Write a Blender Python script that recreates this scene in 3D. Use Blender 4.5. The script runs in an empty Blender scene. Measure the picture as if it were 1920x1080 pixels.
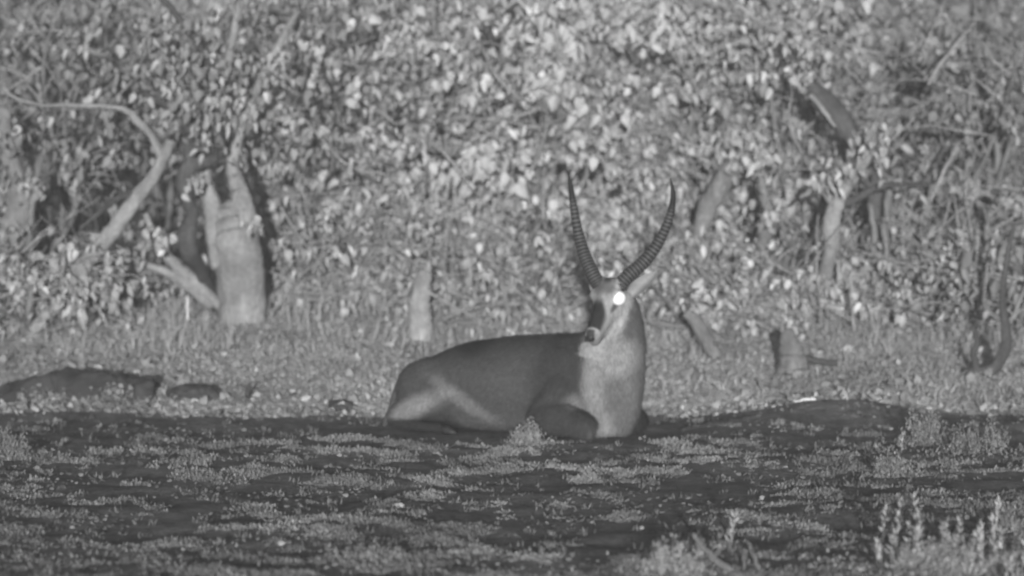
import bpy, bmesh, math, random
import numpy as np
from mathutils import Vector, Matrix

# ------------------------------------------------------------------ camera, light, exposure
sc = bpy.context.scene
C = sc.collection
H = 1.7            # lens height above the mud flat
F = 7040.0         # focal length in photograph pixels
HOR = 272.0        # photograph row of eye level

cam_d = bpy.data.cameras.new('camera')
cam = bpy.data.objects.new('camera', cam_d)
C.objects.link(cam)
cam.location = (0, 0, H)
cam.rotation_euler = (math.radians(90), 0, 0)
cam_d.sensor_width = 36.0
cam_d.lens = F / 1920.0 * 36.0
cam_d.shift_y = -(540.0 - HOR) / 1920.0
cam_d.clip_start = 0.5
cam_d.clip_end = 2000.0
cam_d.dof.use_dof = True
cam_d.dof.focus_distance = 19.0
cam_d.dof.aperture_fstop = 1.95
sc.camera = cam

SUN_EL, SUN_AZ = 3.2, 0.8       # lamp side of the night picture: behind the lens, a little to its left
world = bpy.data.worlds.new('World')
sc.world = world
world.use_nodes = True
wn = world.node_tree
wn.nodes.clear()
sky = wn.nodes.new('ShaderNodeTexSky')
sky.sky_type = 'NISHITA'
sky.sun_disc = False
sky.sun_elevation = math.radians(SUN_EL)
sky.sun_rotation = math.radians(180.0 + SUN_AZ)
bw = wn.nodes.new('ShaderNodeRGBToBW')          # infrared picture: no colour
bg = wn.nodes.new('ShaderNodeBackground')
bg.inputs['Strength'].default_value = 0.15
wo = wn.nodes.new('ShaderNodeOutputWorld')
wn.links.new(sky.outputs[0], bw.inputs[0])
wn.links.new(bw.outputs[0], bg.inputs[0])
wn.links.new(bg.outputs[0], wo.inputs[0])

sun_d = bpy.data.lights.new('sun', 'SUN')
sun_d.energy = 4.9
sun_d.angle = math.radians(0.6)
sun = bpy.data.objects.new('sun', sun_d)
C.objects.link(sun)
az, el = math.radians(SUN_AZ), math.radians(SUN_EL)
sdir = Vector((math.sin(az) * math.cos(el), math.cos(az) * math.cos(el), -math.sin(el)))   # the way the light travels
sun.rotation_euler = sdir.to_track_quat('-Z', 'Y').to_euler()
sun.location = (-3, -10, 6)

sc.view_settings.view_transform = 'Standard'
sc.view_settings.look = 'None'
sc.view_settings.gamma = 1.0
sc.view_settings.exposure = 0.0
sc.render.engine = 'CYCLES'
sc.cycles.filter_width = 2.4
sc.cycles.use_denoising = True
sc.cycles.max_bounces = 5
sc.cycles.diffuse_bounces = 3
sc.cycles.transmission_bounces = 2
sc.cycles.glossy_bounces = 1

rng = np.random.default_rng(11)
random.seed(5)

# ------------------------------------------------------------------ helpers
def P(px, py, Y):
    """point of the place that stands at depth Y on the line through a photograph pixel"""
    return Vector(((px - 960.0) / F * Y, Y, H - (py - HOR) / F * Y))

def sines(x, y, seed, n, lo, hi):
    r = np.random.default_rng(seed)
    out = 0
    for _ in range(n):
        k = r.uniform(lo, hi); a = r.uniform(0, 6.283); p = r.uniform(0, 6.283)
        out = out + np.sin(k * (np.cos(a) * x + np.sin(a) * y) + p)
    return out / math.sqrt(n)

def smooth(t):
    t = np.clip(t, 0, 1)
    return t * t * (3 - 2 * t)

def bank_edge(x):
    return 23.75 + 0.12 * np.sin(1.7 * x + 1.0) + 0.10 * np.sin(4.1 * x)

def ground_z(x, y):
    x = np.asarray(x, float); y = np.asarray(y, float)
    e = bank_edge(x)
    t = np.clip(y - e, 0, None)
    z = 0.112 * np.minimum(t, 6.5) + 0.02 * np.clip(t - 6.5, 0, 30)
    z = z + 0.035 * smooth(t / 0.25)
    near = 1 - smooth((np.hypot(x, y - 22) - 12) / 20)
    z = z + near * (0.012 * sines(x, y, 1, 7, 1.5, 5) + 0.006 * sines(x, y, 2, 9, 8, 20))
    z = z + 0.045 * smooth(t / 1.5) * sines(x, y, 3, 6, 1.0, 3.0) * near
    z = z + 0.115 * np.exp(-((x - 2.05) / 0.62) ** 2 - ((y - 23.45) / 0.5) ** 2)     # low swell of bare earth
    z = z + 0.05 * np.exp(-((x - 3.3) / 0.7) ** 2 - ((y - 22.7) / 0.5) ** 2)
    # the animal lies on flattened mud
    flat = np.exp(-(((x + 0.05) / 1.05) ** 4 + ((y - 22.15) / 0.75) ** 4))
    return z * (1 - flat)

def gz(x, y):
    return float(ground_z(x, y))

def raw_mesh(name, V, Fc, tone=None, smooth_shade=False):
    me = bpy.data.meshes.new(name)
    V = np.asarray(V, np.float32)
    if isinstance(Fc, np.ndarray):
        n, k = Fc.shape
        me.vertices.add(len(V)); me.vertices.foreach_set('co', V.ravel())
        me.loops.add(n * k); me.loops.foreach_set('vertex_index', Fc.astype(np.int32).ravel())
        me.polygons.add(n)
        me.polygons.foreach_set('loop_start', np.arange(0, n * k, k, dtype=np.int32))
        me.polygons.foreach_set('loop_total', np.full(n, k, np.int32))
    else:
        me.from_pydata([tuple(v) for v in V], [], Fc)
    if tone is not None:
        at = me.attributes.new('tone', 'FLOAT', 'POINT')
        at.data.foreach_set('value', np.asarray(tone, np.float32))
    me.update(calc_edges=True)
    me.validate()
    if smooth_shade:
        me.polygons.foreach_set('use_smooth', np.ones(len(me.polygons), bool))
    return me

def obj(name, me, mat=None, parent=None, loc=None):
    o = bpy.data.objects.new(name, me)
    C.objects.link(o)
    if mat is not None and me is not None and not me.materials:
        me.materials.append(mat)
    if parent is not None:
        o.parent = parent
    if loc is not None:
        o.location = loc
    return o

def thing(name, label, cat, loc, group=None):
    o = bpy.data.objects.new(name, None)
    C.objects.link(o)
    o.empty_display_size = 0.1
    o.location = loc
    tag(o, label, cat, group)
    return o

def tag(o, label=None, cat=None, group=None, kind=None):
    if label: o['label'] = label
    if cat: o['category'] = cat
    if group: o['group'] = group
    if kind: o['kind'] = kind
    return o

# ------------------------------------------------------------------ materials (grey values only: the picture is infrared)
def new_mat(name):
    m = bpy.data.materials.new(name)
    m.use_nodes = True
    nt = m.node_tree
    b = nt.nodes['Principled BSDF']
    b.inputs['Specular IOR Level'].default_value = 0.25
    b.inputs['Roughness'].default_value = 0.8
    return m, nt, b

def noise(nt, scale, detail=4, rough=0.55, vec=None, stretch=None):
    n = nt.nodes.new('ShaderNodeTexNoise')
    n.inputs['Scale'].default_value = scale
    n.inputs['Detail'].default_value = detail
    n.inputs['Roughness'].default_value = rough
    if vec is None:
        vec = nt.nodes.new('ShaderNodeTexCoord').outputs['Object']
    if stretch:
        mp = nt.nodes.new('ShaderNodeMapping')
        mp.inputs['Scale'].default_value = stretch
        nt.links.new(vec, mp.inputs[0]); vec = mp.outputs[0]
    nt.links.new(vec, n.inputs['Vector'])
    return n.outputs['Fac']

def ramp(nt, fac, lo, hi, p0=0.3, p1=0.7):
    r = nt.nodes.new('ShaderNodeMapRange')
    r.inputs['From Min'].default_value = p0
    r.inputs['From Max'].default_value = p1
    r.inputs['To Min'].default_value = lo
    r.inputs['To Max'].default_value = hi
    nt.links.new(fac, r.inputs[0])
    return r.outputs[0]

def math_node(nt, op, a, b):
    m = nt.nodes.new('ShaderNodeMath'); m.operation = op
    for i, v in enumerate((a, b)):
        if isinstance(v, (int, float)): m.inputs[i].default_value = v
        else: nt.links.new(v, m.inputs[i])
    return m.outputs[0]

def set_grey(nt, b, val):
    c = nt.nodes.new('ShaderNodeCombineColor')
    for i in range(3):
        if isinstance(val, (int, float)): c.inputs[i].default_value = val
        else: nt.links.new(val, c.inputs[i])
    nt.links.new(c.outputs[0], b.inputs['Base Color'])
    return c.outputs[0]

def bump(nt, b, h, strength, dist):
    n = nt.nodes.new('ShaderNodeBump')
    n.inputs['Strength'].default_value = strength
    n.inputs['Distance'].default_value = dist
    nt.links.new(h, n.inputs['Height'])
    nt.links.new(n.outputs[0], b.inputs['Normal'])

def mat_bark(name, lo, hi, scale=9.0):
    m, nt, b = new_mat(name)
    f = noise(nt, scale, 6, 0.65, stretch=(1, 1, 0.3))
    g = noise(nt, scale * 0.35, 4)
    k = noise(nt, scale * 3.2, 5, .7)
    v = math_node(nt, 'MULTIPLY', ramp(nt, f, lo, hi), math_node(nt, 'MULTIPLY', ramp(nt, g, 0.62, 1.3), ramp(nt, k, .75, 1.25)))
    set_grey(nt, b, v)
    bump(nt, b, math_node(nt, 'ADD', f, math_node(nt, 'MULTIPLY', k, .5)), 1.0, 0.04)
    return m

def mat_tone(name, trans=0.12, rough=0.6, spec=0.3, mul=1.0):
    """grey from the mesh's own per-leaf value"""
    m, nt, b = new_mat(name)
    a = nt.nodes.new('ShaderNodeAttribute'); a.attribute_name = 'tone'
    f = noise(nt, 30, 3)
    v = math_node(nt, 'MULTIPLY', a.outputs['Fac'], ramp(nt, f, 0.82 * mul, 1.18 * mul))
    col = set_grey(nt, b, v)
    b.inputs['Roughness'].default_value = rough
    b.inputs['Specular IOR Level'].default_value = spec
    if trans > 0:
        t = nt.nodes.new('ShaderNodeBsdfTranslucent')
        nt.links.new(col, t.inputs[0])
        mx = nt.nodes.new('ShaderNodeMixShader'); mx.inputs[0].default_value = trans
        nt.links.new(b.outputs[0], mx.inputs[1]); nt.links.new(t.outputs[0], mx.inputs[2])
        nt.links.new(mx.outputs[0], nt.nodes['Material Output'].inputs[0])
    return m

def mat_leaf_single(name, lo, hi):
    m, nt, b = new_mat(name)
    oi = nt.nodes.new('ShaderNodeObjectInfo')
    p = math_node(nt, 'POWER', oi.outputs['Random'], 3.0)
    f = noise(nt, 4, 3)
    v = math_node(nt, 'MULTIPLY', ramp(nt, p, lo, hi, 0, 1), ramp(nt, f, 0.85, 1.15))
    set_grey(nt, b, v)
    b.inputs['Roughness'].default_value = 0.55
    return m

def mat_plain(name, val, var=0.15, scale=14, rough=0.8, bmp=0.4):
    m, nt, b = new_mat(name)
    f = noise(nt, scale, 5)
    set_grey(nt, b, ramp(nt, f, val * (1 - var), val * (1 + var)))
    b.inputs['Roughness'].default_value = rough
    if bmp: bump(nt, b, f, bmp, 0.01)
    return m

M_leaf = mat_tone('leaf_tone', .24)
M_leaf1 = [mat_leaf_single('leaf_single', lo, hi) for lo, hi in ((.17, .40), (.26, .52), (.38, .58))]  # dim, middle and bright leaves: the lamp's falloff is put into their colour
M_bark_pale = mat_bark('bark_pale', 0.20, 0.36)
M_bark_mid = mat_bark('bark_mid', 0.13, 0.26)
M_bark_dark = mat_bark('bark_dark', 0.05, 0.10)
M_twig = mat_bark('twig_bark', 0.26, 0.48, 20)
M_grass = mat_tone('dry_grass_tone', 0.2)
M_forb = mat_tone('forb_tone', 0.3)
M_litter = mat_tone('litter_tone', 0.1)
M_rock = mat_plain('dark_earth', 0.055, 0.35, 9)
M_stone = mat_plain('pale_stone', 0.42, 0.15, 20)

# ground: bare dark mud, litter-covered bank beyond its edge
def mat_ground():
    m, nt, b = new_mat('ground_mud')
    geo = nt.nodes.new('ShaderNodeNewGeometry')
    a = nt.nodes.new('ShaderNodeAttribute'); a.attribute_name = 'tone'
    f1 = noise(nt, 1.6, 6, 0.6, geo.outputs['Position'])
    f2 = noise(nt, 22, 6, 0.7, geo.outputs['Position'])
    f3 = noise(nt, 7, 5, 0.6, geo.outputs['Position'])
    f4 = noise(nt, 5.0, 7, 0.7, geo.outputs['Position'], (1, .45, 1))
    mud = math_node(nt, 'MULTIPLY', math_node(nt, 'MULTIPLY', ramp(nt, f1, 0.11, 0.17), ramp(nt, f4, .55, 1.7)), ramp(nt, f2, 0.7, 1.35))
    lit = math_node(nt, 'MULTIPLY', ramp(nt, f3, 0.34, 0.48), ramp(nt, f2, 0.6, 1.4))
    mx = nt.nodes.new('ShaderNodeMix'); mx.data_type = 'FLOAT'
    nt.links.new(a.outputs['Fac'], mx.inputs[0]); nt.links.new(mud, mx.inputs[2]); nt.links.new(lit, mx.inputs[3])
    set_grey(nt, b, mx.outputs[0])
    b.inputs['Roughness'].default_value = 0.95
    b.inputs['Specular IOR Level'].default_value = 0.1
    h = math_node(nt, 'ADD', f2, math_node(nt, 'MULTIPLY', f3, 2.0))
    bump(nt, b, h, 0.9, 0.03)
    return m
M_ground = mat_ground()

# ------------------------------------------------------------------ ground
def axis(lo, hi, step, far):
    a = list(np.arange(lo, hi + 1e-6, step))
    s = step; v = hi
    while v < far[1]:
        s *= 1.5; v += s; a.append(v)
    s = step; v = lo
    while v > far[0]:
        s *= 1.5; v -= s; a.insert(0, v)
    return np.array(a)
gx = axis(-5.2, 5.2, 0.045, (-600, 600))
gy = axis(13.5, 31.0, 0.05, (-200, 900))
X, Yg = np.meshgrid(gx, gy)
Z = ground_z(X, Yg)
nx, ny = len(gx), len(gy)
idx = np.arange(nx * ny).reshape(ny, nx)
Fq = np.stack([idx[:-1, :-1], idx[:-1, 1:], idx[1:, 1:], idx[1:, :-1]], -1).reshape(-1, 4)
e = bank_edge(X)
lit = smooth((Yg - e + 0.22 + 0.10 * sines(X, Yg, 8, 8, 4, 14)) / 0.3)
me = raw_mesh('ground', np.stack([X, Yg, Z], -1).reshape(-1, 3), Fq, lit.ravel(), True)
tag(obj('ground', me, M_ground), kind='structure')

# ------------------------------------------------------------------ tubes and leaves
def tube_arrays(pts, rad, sides=6, wob=0.0, cap=True):
    pts = [Vector(p) for p in pts]
    V, Fc = [], []
    n = len(pts)
    prev = None
    ph1, ph2, ph3 = (random.uniform(0, 6.28) for _ in range(3))
    for i, p in enumerate(pts):
        t = (pts[min(i + 1, n - 1)] - pts[max(i - 1, 0)]).normalized()
        if prev is None:
            u = t.orthogonal().normalized()
        else:
            u = (prev - t * prev.dot(t))
            u = u.normalized() if u.length > 1e-6 else t.orthogonal().normalized()
        prev = u
        w = t.cross(u)
        for k in range(sides):
            a = 2 * math.pi * k / sides
            r = rad[i] * (1 + wob * (math.sin(3 * a + ph1 + 1.3 * math.sin(i * .5)) * .6 + math.sin(2 * a + ph2 + i * .33) * .7 + math.sin(7 * a + ph3 + i * .2) * .35))
            V.append(p + (u * math.cos(a) + w * math.sin(a)) * r)
    for i in range(n - 1):
        for k in range(sides):
            k2 = (k + 1) % sides
            Fc.append((i * sides + k, i * sides + k2, (i + 1) * sides + k2, (i + 1) * sides + k))
    if cap:
        Fc.append(tuple(range(sides - 1, -1, -1)))
        Fc.append(tuple((n - 1) * sides + k for k in range(sides)))
    return V, Fc

def spline(pts, rad, sub=4, jit=0.0):
    """Catmull-Rom through pts"""
    pts = [Vector(p) for p in pts]
    out, ro = [], []
    n = len(pts)
    for i in range(n - 1):
        p0, p1, p2, p3 = pts[max(i - 1, 0)], pts[i], pts[i + 1], pts[min(i + 2, n - 1)]
        for k in range(sub):
            t = k / sub
            q = 0.5 * ((2 * p1) + (p2 - p0) * t + (2 * p0 - 5 * p1 + 4 * p2 - p3) * t * t + (3 * p1 - p0 - 3 * p2 + p3) * t ** 3)
            if jit and (i + k): q = q + Vector([random.gauss(0, jit) for _ in range(3)])
            out.append(q); ro.append(rad[i] * (1 - t) + rad[i + 1] * t)
    out.append(pts[-1]); ro.append(rad[-1])
    return out, ro

class Soup:
    def __init__(self): self.V, self.F = [], []
    def add(self, VF):
        o = len(self.V); self.V += VF[0]; self.F += [tuple(i + o for i in f) for f in VF[1]]
    def limb(self, pts, rad, sides=8, sub=4, jit=0.0, wob=0.0):
        p, r = spline(pts, rad, sub, jit); self.add(tube_arrays(p, r, sides, wob))
    def build(self, name, mat, parent=None, off=None, sm=True):
        V = [v - off for v in self.V] if off is not None else self.V
        me = raw_mesh(name, [tuple(v) for v in V], self.F, None, sm)
        return obj(name, me, mat, parent)

# one leaf: two halves folded along the midrib, tip pointing down (-Z), facing -Y
LV = np.array([(0, 0, 0), (0.20, -.05, -.02), (.40, -.09, -.24), (.38, -.06, -.50), (.20, -.02, -.80), (0, .06, -1.0),
               (-.20, -.05, -.02), (-.40, -.09, -.24), (-.38, -.06, -.50), (-.20, -.02, -.80), (0, .03, -.30), (0, .05, -.62)])
LF = np.array([(0, 1, 10), (1, 2, 10), (2, 3, 11), (2, 11, 10), (3, 4, 11), (4, 5, 11),
               (6, 0, 10), (7, 6, 10), (8, 7, 11), (7, 10, 11), (9, 8, 11), (5, 9, 11)])
SV = np.array([(0, 0, 0), (.36, -.06, -.45), (0, .05, -1.0), (-.36, -.06, -.45)])    # small leaflet
SF = np.array([(0, 1, 2, 3)])

def orient(az, pitch, roll):
    """rotation matrices: roll about the leaf's length, pitch away from hanging, then azimuth"""
    ca, sa = np.cos(az), np.sin(az); cp, sp = np.cos(pitch), np.sin(pitch); cr, sr = np.cos(roll), np.sin(roll)
    z, o = np.zeros_like(az), np.ones_like(az)
    Rz = np.stack([ca, -sa, z, sa, ca, z, z, z, o], -1).reshape(-1, 3, 3)
    Rx = np.stack([o, z, z, z, cp, -sp, z, sp, cp], -1).reshape(-1, 3, 3)
    Ry = np.stack([cr, z, sr, z, o, z, -sr, z, cr], -1).reshape(-1, 3, 3)
    return Rz @ Ry @ Rx

def leaf_cloud(pos, size, az, pitch, roll, tone, base=LV, faces=LF, wide=None):
    R = orient(az, pitch, roll)
    n = len(pos)
    b = np.broadcast_to(base, (n,) + base.shape).copy()
    if wide is not None: b[:, :, 0] *= wide[:, None]
    V = np.einsum('nij,nkj->nki', R, b * size[:, None, None]) + pos[:, None, :]
    k = len(base)
    Fc = (faces[None] + (np.arange(n) * k)[:, None, None]).reshape(-1, faces.shape[1])
    return V.reshape(-1, 3), Fc, np.repeat(tone, k)

LEAF_MESHES = [[], [], []]
for lev in range(3):
    for q in range(4):
        b = LV.copy(); b[:, 0] *= (0.6, 0.75, 0.9, 0.45)[q]; b[:, 1] *= (1.5, 2.6, 1.0, 3.2)[q]; b[:, 1] += (.1, -.25, .2, -.35)[q] * b[:, 2] ** 2
        me = raw_mesh('leaf', b, LF, None, False); me.materials.append(M_leaf1[lev]); LEAF_MESHES[lev].append(me)

# openings in the thicket: (photo column, row, half width, half height) at 29 m, run 5 m deep
HOLLOWS = ((670, 95, 38, 42), (630, 212, 55, 32), (930, 70, 36, 17), (588, 15, 28, 22), (1690, 165, 55, 42), (1860, 310, 65, 34), (1880, 60, 55, 45), (1490, 455, 45, 34),
           (1700, 480, 50, 30), (250, 335, 80, 36), (150, 410, 85, 45), (1330, 470, 32, 30), (515, 520, 22, 22), (690, 60, 30, 20), (1030, 210, 40, 22), (1600, 330, 40, 25), (1780, 400, 50, 30), (110, 120, 50, 25), (1420, 400, 30, 25))
def keep_open(p, r):
    """drop most leaves that would hang inside an opening"""
    k = np.ones(len(p), bool)
    for px, py, a, b in HOLLOWS:
        c = P(px, py, 29.0)
        d = ((p[:, 0] - c.x) / (a / F * 29)) ** 2 + ((p[:, 2] - c.z) / (b / F * 29)) ** 2 + ((p[:, 1] - 29.3) / 2.9) ** 6
        k &= ~((d < 1) & (r.random(len(p)) > .10))
    return k

def leafage(root, pos, size, tone_lo, tone_hi, singles=0, az_sd=0.8, pitch_sd=0.45, mat=M_leaf, tmul=1.0):
    """leaves of one plant: the ones that show largest as single parts, the rest as one crown mesh"""
    n = len(pos); off = np.array(root.location)
    az = rng.normal(0, az_sd, n); pitch = rng.normal(-0.1, pitch_sd, n); roll = rng.normal(0, 0.45, n)
    tone = tone_lo + (tone_hi - tone_lo) * rng.random(n) ** 2.4
    tone = tone * tmul
    px = 960 + pos[:, 0] / pos[:, 1] * F; py = HOR + (H - pos[:, 2]) / pos[:, 1] * F
    infr = (px > 5) & (px < 1915) & (py > 0) & (py < 1000)
    score = size / pos[:, 1] * np.abs(np.cos(az)) - pos[:, 1] * 0.0009
    order = np.argsort(-np.where(infr, score, -9))
    pick = order[:min(singles, int(infr.sum()))]
    keep = np.ones(n, bool); keep[pick] = False
    if keep.any():
        V, Fc, t = leaf_cloud(pos[keep] - off, size[keep], az[keep], pitch[keep], roll[keep], tone[keep], wide=.28 + .62 * rng.random(keep.sum()) ** 1.4)
        c = obj('crown', raw_mesh('crown', V, Fc, t), mat, root); c['kind'] = 'stuff'
    for i in pick:
        o = bpy.data.objects.new('leaf', LEAF_MESHES[0 if tone_lo < .225 else 1 if tone_lo < .31 else 2][int(rng.integers(4))]); C.objects.link(o); o.parent = root
        R = orient(az[i:i+1], pitch[i:i+1], roll[i:i+1])[0]
        o.matrix_local = Matrix.Translation(Vector(pos[i] - off)) @ Matrix(R.tolist()).to_4x4() @ Matrix.Diagonal((size[i], size[i], size[i], 1))

def make_shrub(name, label, cat, bx, by, rx, top, low=0.35, stems=6, branches=7, twigs=4, per=8, fill=500,
               leaf=(0.07, 0.13), tone=(0.26, 0.5), singles=0, bark=None, group=None, ry=None, seed=0, az_sd=0.8):
    """a many-stemmed shrub: stems, twigs, single leaves and crown; top is its height above its foot"""
    random.seed(seed * 77 + 3)
    r = np.random.default_rng(seed + 100)
    ry = ry or min(rx, 1.0)
    base = Vector((bx, by, gz(bx, by) - 0.05))
    per, fill = int(per * 1.6), int(fill * 2.5)
    root = thing(name, label, cat, base, group)
    st, tw = Soup(), Soup()
    lp = []
    for s in range(stems):
        a = random.uniform(0, 6.283); q = math.sqrt(random.random())
        end = base + Vector((math.cos(a) * rx * q, math.sin(a) * ry * q, top * random.uniform(0.65, 1.0)))
        mid = base.lerp(end, 0.45) + Vector((random.gauss(0, .16), random.gauss(0, .16), random.uniform(-.1, .25)))
        b0 = base + Vector((random.gauss(0, .10), random.gauss(0, .08), 0))
        m1 = b0.lerp(mid, .5) + Vector((random.gauss(0, .08), random.gauss(0, .08), 0))
        r0 = random.uniform(.022, .045)
        pp, rr = spline([b0, m1, mid, mid.lerp(end, .55) + Vector([random.gauss(0, .09) for _ in range(3)]), end], [r0, r0 * .85, r0 * .65, r0 * .45, r0 * .15], 4, .008)
        st.add(tube_arrays(pp, rr, 6))
        for k in range(branches):
            i = random.randint(int(len(pp) * low), len(pp) - 2)
            p0 = pp[i]
            d = Vector((random.gauss(0, 1), random.gauss(0, .8), random.uniform(-.1, .7))).normalized()
            L = random.uniform(.35, .95)
            p1 = p0 + d * L * .5 + Vector((0, 0, .05)); p2 = p0 + d * L + Vector((0, 0, -.12 * L))
            q1, q2 = spline([p0, p1, p2], [rr[i] * .5, rr[i] * .3, .004], 3, .01)
            st.add(tube_arrays(q1, q2, 5))
            for j in range(twigs):
                t0 = q1[random.randint(1, len(q1) - 1)]
                d2 = (d + Vector((random.gauss(0, .7), random.gauss(0, .7), random.gauss(-.1, .5)))).normalized()
                l2 = random.uniform(.15, .42)
                e1 = t0 + d2 * l2 + Vector((0, 0, -.05))
                em = t0.lerp(e1, .5) + Vector((random.gauss(0, .02), random.gauss(0, .02), .03))
                tw.add(tube_arrays([t0, em, e1], [.006, .005, .003], 4, cap=False))
                for _ in range(per):
                    u = random.uniform(.15, 1.08)
                    p = t0.lerp(e1, u)
                    lp.append((p.x + random.gauss(0, .035), p.y + random.gauss(0, .035), p.z + random.gauss(0, .03)))
    # long bare wands arching out of the crown
    for k in range(stems * 6):
        a = random.uniform(0, 6.283); q = math.sqrt(random.random())
        p0 = base + Vector((math.cos(a) * rx * q, -ry * random.uniform(.35, 1.15), top * random.uniform(.15, .95)))
        d = Vector((random.gauss(0, 1), random.gauss(0, .3), random.gauss(.15, .7))).normalized() * random.uniform(.3, .85)
        r0 = random.uniform(.004, .010)
        pp, rr = spline([p0, p0 + d * .5 + Vector((random.gauss(0, .04), 0, random.uniform(.0, .08))), p0 + d], [r0, r0 * .8, r0 * .4], 3, .006)
        tw.add(tube_arrays(pp, rr, 5, cap=False))
        if random.random() < .6:
            e = pp[3] + Vector((d.x * .3 + random.gauss(0, .08), -.03, d.z * .3 + random.gauss(.05, .1)))
            tw.add(tube_arrays([pp[3], e], [r0 * .6, .002], 4, cap=False))
    # clumps through the crown
    fs, ft = [], []
    if fill:
        nc = max(5, fill // 75)
        for c in range(nc):
            a = random.uniform(0, 6.283); q = math.sqrt(random.random()); zz = random.uniform(low * .6, 1.05) * top
            cc = np.array((bx + math.cos(a) * rx * q, by + math.sin(a) * ry * q, base.z + zz))
            k = fill // nc
            pts = r.normal(0, 1, (k, 3)); pts /= np.linalg.norm(pts, axis=1)[:, None]
            pts *= (r.random((k, 1)) ** .45) * np.array((.36, .28, .20)) * random.uniform(.6, 1.35)
            pts[:, 2] -= .35 * np.abs(pts[:, 0])                       # sprays droop at their ends
            lp += [tuple(v) for v in (cc + pts)]
            fs += [random.choice((.42, .5, .62, .75, .9, 1.1, 1.45, 1.7))] * k; ft += [random.uniform(.72, 1.22)] * k
    st.build('stem', bark or M_bark_mid, root, base)
    tw.build('twigs', M_twig, root, base)['kind'] = 'stuff'
    sf = np.ones(len(lp)); sf[len(lp) - len(fs):] = fs
    tf = np.ones(len(lp)); tf[len(lp) - len(ft):] = ft
    lp = np.array(lp)
    ok = (lp[:, 2] > ground_z(lp[:, 0], lp[:, 1]) + 0.03) & keep_open(lp, r)
    lp, sf, tf = lp[ok], sf[ok], tf[ok]
    size = .60 * sf * np.clip(r.lognormal(math.log((leaf[0] + leaf[1]) / 2), .34, len(lp)), leaf[0] * .6, leaf[1] * 1.35)
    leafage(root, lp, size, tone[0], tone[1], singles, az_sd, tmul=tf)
    return root

def foot(px, Y):
    return (px - 960.0) / F * Y, Y

# ------------------------------------------------------------------ thicket behind the animal
def shrub_at(px, Y, wpx, toppy, label, **kw):
    x, y = foot(px, Y)
    top = H - (toppy - HOR) / F * Y - gz(x, y)
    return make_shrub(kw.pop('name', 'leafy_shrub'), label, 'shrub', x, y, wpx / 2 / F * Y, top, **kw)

# far rows: the thicket closes the view
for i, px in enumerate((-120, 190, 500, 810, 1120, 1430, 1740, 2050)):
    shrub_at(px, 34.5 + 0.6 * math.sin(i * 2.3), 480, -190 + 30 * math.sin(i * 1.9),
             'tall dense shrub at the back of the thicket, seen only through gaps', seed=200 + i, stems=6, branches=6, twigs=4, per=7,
             fill=1500, leaf=(.08, .14), tone=(.30, .44) if 1 < i < 6 else (.10, .24), low=.12, group='shrubs closing the back of the thicket', ry=1.0)  # end shrubs get darker leaves, painting in lamp falloff and deep shade
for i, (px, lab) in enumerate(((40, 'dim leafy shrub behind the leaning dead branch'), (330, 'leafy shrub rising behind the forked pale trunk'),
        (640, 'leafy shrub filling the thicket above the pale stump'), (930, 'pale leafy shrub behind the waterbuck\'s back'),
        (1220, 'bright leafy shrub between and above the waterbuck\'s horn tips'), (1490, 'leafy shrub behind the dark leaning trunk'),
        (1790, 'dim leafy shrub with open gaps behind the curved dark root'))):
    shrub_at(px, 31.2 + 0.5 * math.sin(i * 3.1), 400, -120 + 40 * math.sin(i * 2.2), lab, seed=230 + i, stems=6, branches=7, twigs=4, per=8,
             fill=1100 if 1 < i < 6 else 650, leaf=(.08, .14), tone=(.36, .54) if 1 < i < 6 else (.13, .32), low=.15, singles=120, ry=.8)  # outer shrubs dimmed by leaf colour, as if the beam weakened there
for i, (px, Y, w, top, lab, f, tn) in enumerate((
        (110, 28.6, 330, -40, 'leafy shrub with shade painted into its leaves, over the leaning dead branch', 220, (.16, .36)),
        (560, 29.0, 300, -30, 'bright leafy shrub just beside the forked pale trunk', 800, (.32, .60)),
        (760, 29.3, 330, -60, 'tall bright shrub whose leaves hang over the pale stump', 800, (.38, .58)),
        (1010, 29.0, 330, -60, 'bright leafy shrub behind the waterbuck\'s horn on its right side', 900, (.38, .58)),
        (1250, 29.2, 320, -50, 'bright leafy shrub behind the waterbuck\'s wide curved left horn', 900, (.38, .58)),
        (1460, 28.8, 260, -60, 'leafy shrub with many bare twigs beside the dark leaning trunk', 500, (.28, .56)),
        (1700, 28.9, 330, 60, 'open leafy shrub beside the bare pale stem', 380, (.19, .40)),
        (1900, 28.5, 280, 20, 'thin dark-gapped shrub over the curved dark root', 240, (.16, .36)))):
    shrub_at(px, Y, w, top, lab, seed=260 + i, stems=6, branches=8, twigs=4, per=7, fill=f, leaf=(.075, .135), tone=tn, low=.2, singles=300, ry=.6)  # side shrubs' low leaf tones paint in the weaker edges of the beam
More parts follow.
